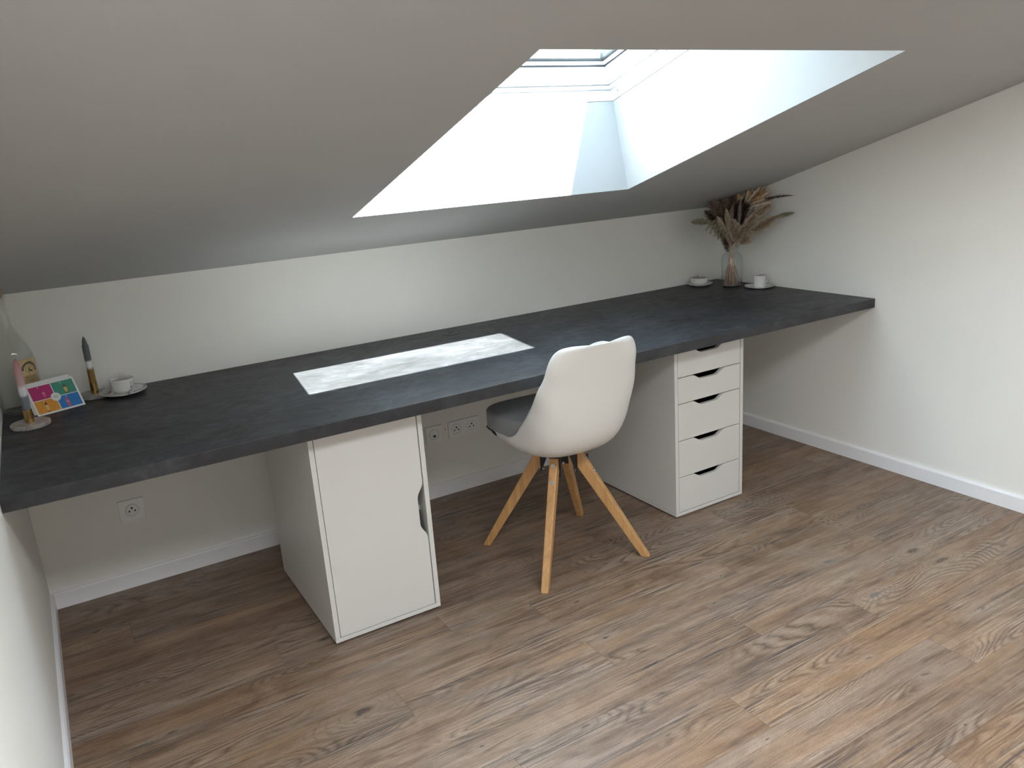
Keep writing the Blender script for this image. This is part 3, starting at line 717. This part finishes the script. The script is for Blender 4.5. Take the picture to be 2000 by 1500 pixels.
for i in range(17):
    if i in (8,): continue
    a = math.radians(8+i*9.2); rr = .0227
    s_ = .0012; u, v = rr*math.cos(a), .002+rr*math.sin(a)*1.1
    lpoly(bm, [(u-s_*.5, v-s_), (u+s_*.5, v-s_), (u+s_*.5, v+s_), (u-s_*.5, v+s_)], .0019)
obj('label_letters', bm, M_lpale, lb)

# cards leaning on the bottle
BL = Vector((-3.0812, -.2004, ZT)); BR = Vector((-2.9456, -.1484, ZT)); bx = (BR-BL).normalized(); CWd, CHt = .1455, .1060
bk = Vector((0, 0, 1)).cross(bx); tl = math.radians(32); up_ = Vector((0, 0, 1))*math.cos(tl)+bk*math.sin(tl); nn = bx.cross(up_)
def card(name, label, base, thick=.0008, w=CWd, h=CHt, rot=0.0):
    t = thing(name, label, 'card', base)
    R3 = Matrix((bx, up_, nn)).transposed().to_4x4(); t.matrix_world = Matrix.Translation(base) @ R3 @ Matrix.Rotation(rot, 4, 'Z')
    obj('card_sheet', bbox(0, w, 0, h, 0, thick), M_paper, t)
    return t
c2 = card('greeting_card', 'plain white card behind the colourful card, only its top edge showing', BL - nn*.0040 - bx*.006 + up_*.009 , rot=.012)
c2.location.z = max(c2.location.z, ZT+.0005)
c1 = card('greeting_card', 'white card with four pictures in magenta, green, orange and blue, leaning on the bottle', BL + Vector((0, 0, .0006)))
cols = {'magenta': (0.50, 0.035, 0.185), 'green': (0.075, 0.34, 0.245), 'orange': (0.78, 0.33, 0.045), 'blue': (0.035, 0.22, 0.60)}
mg = .0055; gp = .0025; cx_, cy_ = CWd/2, CHt*.47
quads = {'magenta': (mg, cx_-gp/2, cy_+gp/2, CHt-.0085), 'green': (cx_+gp/2, CWd-mg, cy_+gp/2, CHt-.0085), 'orange': (mg, cx_-gp/2, mg, cy_-gp/2), 'blue': (cx_+gp/2, CWd-mg, mg, cy_-gp/2)}
CM = {k: plain('print_'+k, v, .5, var=.06, vs=90) for k, v in cols.items()}
for k, (a0, a1, b0, b1) in quads.items():
    obj('picture', bbox(a0, a1, b0, b1, .0008, .0010), CM[k], c1)['label'] = k+' picture panel'
bm = bmesh.new(); prism(bm, [(cx_+.0145*math.cos(2*PI*i/32), cy_+.0145*math.sin(2*PI*i/32)) for i in range(32)], 'z', .0008, .0012); obj('centre_roundel', bm, M_paper, c1)
M_pink = plain('print_pink', (0.66, 0.13, 0.25), .5); M_yel = plain('print_yellow', (0.80, .52, .12), .5); M_brn = plain('print_brown', (0.22, .055, .03), .5); M_gry = plain('print_grey', (.22, .30, .32), .5)
# small pointed crayon-like figures, one per panel, with eyes
def figure(x, y, h, body, tip, lean=.0):
    bm = bmesh.new(); w_ = h*.15
    P2 = lambda a, b_: (x+a+lean*b_, y+b_)
    prism(bm, [P2(-w_*.75, 0), P2(w_*.75, 0), P2(w_, h*.22), P2(w_*.95, h*.62), P2(-w_*.95, h*.62), P2(-w_, h*.22)], 'z', .0010, .0013)
    prism(bm, [P2(-w_*.95, h*.64), P2(w_*.95, h*.64), P2(w_*.5, h*.84), P2(0, h), P2(-w_*.5, h*.84)], 'z', .0010, .0013, 1)
    prism(bm, [P2(-w_*.9, -h*.10), P2(-w_*.2, -h*.10), P2(-w_*.2, 0), P2(-w_*.9, 0)], 'z', .0010, .0013, 1); prism(bm, [P2(w_*.2, -h*.10), P2(w_*.9, -h*.10), P2(w_*.9, 0), P2(w_*.2, 0)], 'z', .0010, .0013, 1)
    for s_ in (-1, 1):
        cx2, cy2 = P2(s_*w_*.42, h*.45)
        prism(bm, [(cx2+w_*.34*math.cos(2*PI*i/12), cy2+w_*.34*math.sin(2*PI*i/12)) for i in range(12)], 'z', .0013, .0015, 2)
        prism(bm, [(cx2+w_*.15*math.cos(2*PI*i/8), cy2+w_*.15*math.sin(2*PI*i/8)) for i in range(8)], 'z', .0015, .0017, 3)
    obj('drawn_figure', bm, [body, tip, M_paper, M_ink], c1)
q = quads
figure(q['magenta'][0]+.038, q['magenta'][2]+.006, .030, M_pink, CM['magenta'])
figure(q['green'][0]+.036, q['green'][2]+.006, .029, M_yel, M_brn)
figure(q['orange'][0]+.031, q['orange'][2]+.006, .032, M_yel, M_brn)
figure(q['blue'][0]+.026, q['blue'][2]+.005, .033, M_pink, M_pink)
for k in quads:        # small pale marks above the figures, and the scribble in the roundel
    a0, a1, b0, b1 = quads[k]; xx = a0+.027; obj('star_mark', bbox(xx, xx+.0022, b1-.0070, b1-.0035, .0010, .0013), M_paper, c1)
bm = bmesh.new(); tube(bm, [(cx_-.007+i*.00125, cy_+.0028*math.sin(i*1.9)+.001*(i % 3), .0014) for i in range(12)], .0005, 5); obj('scribble', bm, M_gry, c1)

# ------------------------------------------------------------------ cups and saucers
M_porc_a = porcelain('porcelain_leaf', (0.16, 0.24, 0.21)); M_porc_b = porcelain('porcelain_plain', (0.55, .60, .58), thr=(.66, .72)); M_porc_c = porcelain('porcelain_rose', (0.13, 0.14, 0.17), thr=(.55, .62))
def saucer(name, label, x, y, R, mat, h=.014):
    t = thing(name, label, 'saucer', (x, y, ZT))
    bm = bmesh.new(); lathe(bm, [(0, .002), (R*.42, .002), (R*.44, 0), (R*.47, 0), (R*.50, .002), (R*.75, h*.45), (R, h), (R, h+.0015), (R*.97, h+.0022), (R*.75, h*.5+.0020), (R*.48, .0050), (R*.42, .0040), (0, .0040)], 64)
    obj('dish', bm, mat, t, smooth=True)
    bm = bmesh.new(); n = 64; 
    pts = [(R*.985*math.cos(2*PI*i/n), R*.985*math.sin(2*PI*i/n), h+.0020) for i in range(n+1)]
    tube(bm, pts, .0011, 6, cap=False); obj('rim_line', bm, plain(name+'_rim', (.42, .40, .33), .3), t)
    return t
def cup(name, label, x, y, prof, mat, handle, fill, fz, frad, ang=0.0, rim=(.42, .40, .33)):
    """prof: outer profile (radius, height); handle: (radius at wall, z0, z1, reach)"""
    t = thing(name, label, 'cup', (x, y, ZT+.0042), ang)
    th = .0018; inner = [(max(0, r-th), z+(th if i == 0 else 0)) for i, (r, z) in enumerate(prof)][::-1]
    bm = bmesh.new(); lathe(bm, [(0, 0)]+prof+[(prof[-1][0]-th*.4, prof[-1][1]+.0008)]+inner+[(0, th+prof[0][1])], 56); obj('bowl', bm, mat, t, smooth=True)
    rw, z0, z1, reach = handle
    pts = []
    for i in range(15):
        a = -PI/2+PI*i/14; pts.append((rw+reach*math.cos(a), 0, (z0+z1)/2+(z1-z0)/2*math.sin(a)))
    bm = bmesh.new(); tube(bm, pts, .0023, 10); obj('handle', bm, mat, t, smooth=True)
    # dried petals heaped inside: too many and too small to count
    n, c0, c1_, hgt, wisps = fill
    bm = bmesh.new()
    lathe(bm, [(0, fz+.004), (frad*.6, fz+.002), (frad, fz-.002), (frad*.9, fz-.006), (0, fz-.006)], 24)
    for i in range(n):
        a = random.uniform(0, 2*PI); r_ = frad*.9*math.sqrt(random.random()); z = fz + hgt*random.random()*(1-r_/frad*.7)
        d1 = Vector((random.gauss(0, 1), random.gauss(0, 1), random.gauss(0, .8))).normalized(); d2 = d1.orthogonal().normalized(); s_ = random.uniform(.0012, .0032); p = Vector((r_*math.cos(a), r_*math.sin(a), z))
        f = bm.faces.new([bm.verts.new(w) for w in (p-d1*s_, p-d2*s_*.6+d1*s_*.1, p+d1*s_, p+d2*s_*.6)]); f.material_index = i % 2
    for i in range(wisps):
        a = random.uniform(0, 2*PI); tp = Vector((math.cos(a)*frad*random.uniform(.1, .9), math.sin(a)*frad*random.uniform(.1, .9), fz+random.uniform(.012, .034)))
        tube(bm, [(tp.x*.3, tp.y*.3, fz), tp*.6+Vector((0, 0, fz*.4)), tp], [.0004, .0003, .0002], 4)
    ff = obj('dried_petals', bm, [plain(name+'_pa', c0, .9), plain(name+'_pb', c1_, .9)], t); ff['kind'] = 'stuff'
    return t
random.seed(11)
saucer('saucer', 'white patterned saucer at the left end of the worktop, beside the stone candle holder', -2.8250, -.1020, .0740, M_porc_c, .013)
cup('tea_cup', 'white rounded tea cup with a faint grey pattern, at the left end of the worktop', -2.8250, -.1020, [(.0175, 0), (.0180, .003), (.0260, .006), (.0325, .016), (.0350, .028), (.0365, .042), (.0375, .0495)], M_porc_c,
    (.0350, .020, .044, .014), (160, (.62, .60, .56), (.55, .52, .50), .006, 34), .043, .030, math.radians(35))
saucer('saucer', 'white saucer with a raised rim on the worktop, left of the flower vase', -.2000, -.0850, .0610, M_porc_b, .012)
cup('tea_cup', 'low wide white tea cup with a round handle, left of the flower vase', -.2020, -.0850, [(.020, 0), (.0210, .003), (.0330, .006), (.0400, .013), (.0420, .022), (.0430, .034), (.0435, .0365)], M_porc_b,
    (.0410, .010, .032, .015), (320, (.50, .42, .40), (.35, .30, .29), .020, 10), .031, .036, math.radians(198))
saucer('saucer', 'white saucer on the worktop against the right wall, under the leaf-patterned cup', -.0800, -.3580, .0670, M_porc_b, .010)
cup('coffee_cup', 'straight white coffee cup with a green leaf sprig, right of the flower vase', -.0790, -.3580, [(.0250, 0), (.0255, .003), (.0275, .008), (.0285, .025), (.0292, .050), (.0296, .0560)], M_porc_a,
    (.0285, .016, .042, .013), (220, (.30, .20, .16), (.42, .34, .30), .008, 0), .051, .026, math.radians(-15))

# ------------------------------------------------------------------ vase with the dried bouquet
VX, VY = -.1200, -.2200
va = thing('glass_vase', 'clear cylindrical glass jar vase holding the dried bouquet in the far corner', 'vase', (VX, VY, ZT))
Rv = .0490
po = [(0, .0), (Rv-.006, 0), (Rv, .005), (Rv, .135), (Rv-.004, .150), (Rv-.016, .161), (.030, .166), (.0285, .172), (.0290, .184), (.0325, .187)]
pi = [(.0320, .189), (.0275, .186), (.0262, .172), (.0275, .164), (Rv-.018, .158), (Rv-.0068, .148), (Rv-.0028, .134), (Rv-.0028, .010), (Rv-.008, .006), (0, .006)]
bm = bmesh.new(); lathe(bm, po+pi, 64); obj('glass_body', bm, M_vglass, va, smooth=True)
RT = Vector((math.cos(YAW), math.sin(YAW), 0)); TC = Vector((math.sin(YAW), -math.cos(YAW), 0))   # along the view's right, towards the room
bq = thing('dried_bouquet', 'bouquet of dried pampas grass, bunny tails and brown leaves in the glass vase', 'bouquet', (VX, VY, ZT+.007))
TIE = Vector((0, 0, .172)) - RT*.006
def wood(c, v=.25): return plain('dry_%d' % int(c[0]*1000), c, .85, var=v, vs=70)
M_stem = wood((.68, .50, .38)); M_stem2 = wood((.46, .28, .23)); M_beige = wood((.63, .52, .40)); M_tan = wood((.56, .46, .34)); M_dark = wood((.075, .040, .030), .4)
M_brown = wood((.22, .14, .105), .4); M_ochre = wood((.40, .245, .115), .5); M_olive = wood((.40, .37, .26), .3); M_mauve = wood((.34, .28, .27), .3)
random.seed(21)
for i in range(34):
    a = 2*PI*i/34+random.uniform(-.1, .1); r_ = random.uniform(.012, .0415)
    p0 = Vector((math.cos(a)*r_, math.sin(a)*r_, .001)); p1 = TIE + Vector((math.cos(a+PI)*.006*random.random(), math.sin(a+PI)*.006*random.random(), 0)) ; p2 = TIE + (TIE-p0)*.30 + Vector((random.uniform(-.01, .01), random.uniform(-.01, .01), .01))
    p2.x = TIE.x + (p2.x-TIE.x)*.7; rr = random.uniform(.0014, .0024)
    bm = bmesh.new(); tube(bm, [p0, p0.lerp(p1, .5), p1, p2], rr, 6); obj('stem', bm, (M_stem, M_stem2, M_stem)[i % 3], bq, smooth=True)
bm = bmesh.new(); n = 40
for k in range(7):
    tube(bm, [TIE+Vector((.0128*math.cos(2*PI*i/n), .0128*math.sin(2*PI*i/n), -.014+k*.0042+.0012*math.sin(4*PI*i/n+k))) for i in range(n+1)], .0022, 6, cap=False)
obj('raffia_tie', bm, M_raffia, bq, smooth=True)
def bez(p0, p1, p2, t): return p0*(1-t)**2 + p1*2*t*(1-t) + p2*t*t
def local(u, v, c):   # offsets seen from the room: right, up, towards the room
    return Vector((0, 0, 0)) + RT*u + TC*c + Vector((0, 0, v))
def clip(p):          # keep clear of the walls and the sloping ceiling
    W = p + Vector((VX, VY, ZT+.007))
    W.x = min(W.x, -.006); W.y = min(W.y, -.006); W.z = min(W.z, cz(W.y)-.006)
    return W - Vector((VX, VY, ZT+.007))
K = 1/411.0
def pxp(u, v, c): return local((u-1429)*K, .162+(493-v)*K, c)
def plume(name, base, tip, mid, rad, n, blade, mat, spread=.7, drop=0.0, wid=.0011, core=.25, prof=None):
    base, tip, mid = Vector(base), Vector(tip), Vector(mid)
    bm = bmesh.new(); pts = [clip(bez(base, mid, tip, i/10)) for i in range(11)]
    tube(bm, [TIE.lerp(pts[0], .5), pts[0]], .0013, 6)
    pf = prof or (lambda t: math.sin(PI*min(1, (.06+t)*.97))**.6)
    tube(bm, pts, [max(.0008, rad*core*pf(i/10)) for i in range(11)], 8)
    for i in range(n):
        t = random.random()**.9; p = bez(base, mid, tip, t); d = (bez(base, mid, tip, min(1, t+.05))-bez(base, mid, tip, max(0, t-.05))).normalized()
        o_ = d.orthogonal().normalized(); o_.rotate(Matrix.Rotation(random.uniform(0, 2*PI), 3, d))
        dirn = (d*(1-spread*random.uniform(.6, 1.1)) + o_*spread*random.uniform(.7, 1.2)).normalized(); ln_ = blade*pf(t)*random.uniform(.6, 1.15)
        a = p + o_*rad*core*pf(t)*.6; b_ = a + dirn*ln_*.55; c_ = a + dirn*ln_ + Vector((0, 0, -drop*ln_)) + d*ln_*.25
        s_ = dirn.cross(d); s_ = (s_.normalized() if s_.length > 1e-4 else o_)*wid*random.uniform(.6, 1.3)
        V = [bm.verts.new(clip(q)) for q in (a-s_*.5, a+s_*.5, b_+s_*.5, c_, b_-s_*.5)]; bm.faces.new(V)
    return obj(name, bm, mat, bq)
# dark feathery plumes behind
for (b0, t0, c0, c1_, rad, n, bl, mt) in (
    ((1423, 478), (1372, 408), .00, .02, .030, 900, .040, M_dark), ((1420, 470), (1385, 388), -.02, -.01, .034, 900, .044, M_brown),
    ((1425, 465), (1408, 378), -.03, -.04, .034, 900, .042, M_brown), ((1432, 465), (1432, 372), -.02, -.03, .034, 900, .040, M_brown),
    ((1436, 470), (1456, 384), .00, .03, .032, 1000, .040, M_dark), ((1432, 470), (1440, 392), .02, .03, .026, 700, .032, M_dark),
    ((1418, 492), (1404, 440), .02, .05, .020, 500, .028, M_dark), ((1422, 482), (1398, 425), .00, .02, .026, 700, .034, M_dark), ((1440, 462), (1466, 376), -.01, .00, .028, 700, .036, M_brown)):
    plume('dark_plume', pxp(*b0, c0), pxp(*t0, c1_), pxp((b0[0]*.6+t0[0]*.4), (b0[1]*.45+t0[1]*.55), (c0+c1_)/2), rad, int(n*1.7), bl*.9, mt, .85, .15, .0008, .14)
# pale bunny tails and pampas in front
for (nm, b0, t0, c0, c1_, rad, n, bl, mt, sp) in (
    ('pale_plume', (1421, 477), (1392, 420), .03, .07, .0130, 900, .0150, M_beige, .55), ('pale_plume', (1424, 468), (1410, 407), .03, .06, .0130, 900, .0140, M_beige, .55),
    ('pale_plume', (1431, 474), (1419, 428), .04, .08, .0230, 1300, .0240, M_beige, .6), ('pale_plume', (1436, 472), (1428, 436), .05, .08, .018, 900, .020, M_beige, .6),
    ('pale_plume', (1437, 476), (1463, 420), .05, .11, .0230, 1300, .0260, M_beige, .6), ('pale_plume', (1452, 436), (1489, 404), .07, .12, .0190, 1100, .0200, M_beige, .6),
    ('pale_plume', (1446, 462), (1494, 427), .08, .16, .0210, 1300, .0230, M_tan, .6), ('seed_head', (1486, 430), (1520, 419), .14, .215, .0090, 600, .0110, M_olive, .6),
    ('seed_head', (1437, 462), (1438, 388), .04, .06, .0080, 600, .0090, M_mauve, .6), ('pale_plume', (1462, 400), (1488, 394), .06, .11, .0110, 500, .0120, M_tan, .6),
    ('seed_head', (1420, 460), (1424, 402), .02, .05, .0100, 500, .0120, M_mauve, .7),
    ('pale_plume', (1394, 434), (1346, 430), .02, .02, .0120, 500, .0160, M_olive, .6), ('seed_head', (1470, 395), (1519, 388), .08, .205, .0060, 260, .0080, M_dark, .7),
    ('pale_plume', (1432, 478), (1443, 440), .05, .09, .017, 900, .020, M_beige, .6), ('pale_plume', (1440, 478), (1452, 462), .06, .09, .018, 500, .026, M_tan, .75)):
    b_, t_ = pxp(*b0, c0), pxp(*t0, c1_); plume(nm, b_, t_, b_.lerp(t_, .55)+Vector((0, 0, .006)), rad*1.1, int(n*1.5), bl*1.1, mt, sp+.08, .0, .0007, .40)
# drooping wisps on the left
for k in range(5):
    b_, t_ = pxp(1405+k, 425+k*3, .03), pxp(1372+k*7, 448+k*6, .05+.01*k); plume('wispy_plume', b_, t_, b_.lerp(t_, .5)+Vector((0, 0, .022)), .006, 200, .022, M_olive, .5, .6, .0008, .15)
# ochre and brown lance leaves at the upper right
def leaf(base, tip, w_, mat, sag=.01):
    base, tip = Vector(base), Vector(tip); bm = bmesh.new(); d = (tip-base).normalized(); s_ = d.cross(TC+Vector((random.uniform(-.4, .4), random.uniform(-.4, .4), random.uniform(-.3, .3)))).normalized(); nrm = s_.cross(d); V = []
    N = 8
    for i in range(N+1):
        t = i/N; p = base.lerp(tip, t)+nrm*sag*math.sin(PI*t); ww = w_*math.sin(PI*min(1, t*.93+.04))**.8
        V.append([bm.verts.new(clip(p-s_*ww)), bm.verts.new(clip(p+nrm*ww*.35)), bm.verts.new(clip(p+s_*ww))])
    for A_, B_ in zip(V[:-1], V[1:]):
        for j in (0, 1): bm.faces.new((A_[j], A_[j+1], B_[j+1], B_[j]))
    o_ = obj('dried_leaf', bm, mat, bq, smooth=True); q_ = o_.modifiers.new('t', 'SOLIDIFY'); q_.thickness = .0006
for (b0, t0, c0, c1_, mt) in (((1452, 408), (1463, 370), .02, .06, M_ochre), ((1454, 408), (1474, 367), .02, .08, M_tan), ((1456, 406), (1484, 370), .03, .10, M_ochre), ((1458, 404), (1490, 378), .04, .11, M_tan),
    ((1458, 402), (1494, 388), .05, .12, M_tan), ((1458, 408), (1490, 399), .06, .12, M_beige), ((1448, 408), (1450, 372), .00, .03, M_ochre), ((1456, 398), (1480, 379), .07, .11, M_ochre), ((1440, 400), (1438, 374), .00, .02, M_ochre), ((1456, 412), (1497, 408), .05, .10, M_tan), ((1450, 404), (1457, 368), .02, .05, M_tan), ((1455, 402), (1479, 366), .03, .08, M_ochre), ((1458, 400), (1488, 382), .05, .10, M_ochre), ((1452, 400), (1468, 374), .04, .08, M_tan), ((1461, 396), (1494, 393), .05, .12, M_brown)):
    leaf(pxp(*b0, c0), pxp(*t0, c1_), .0078, mt)
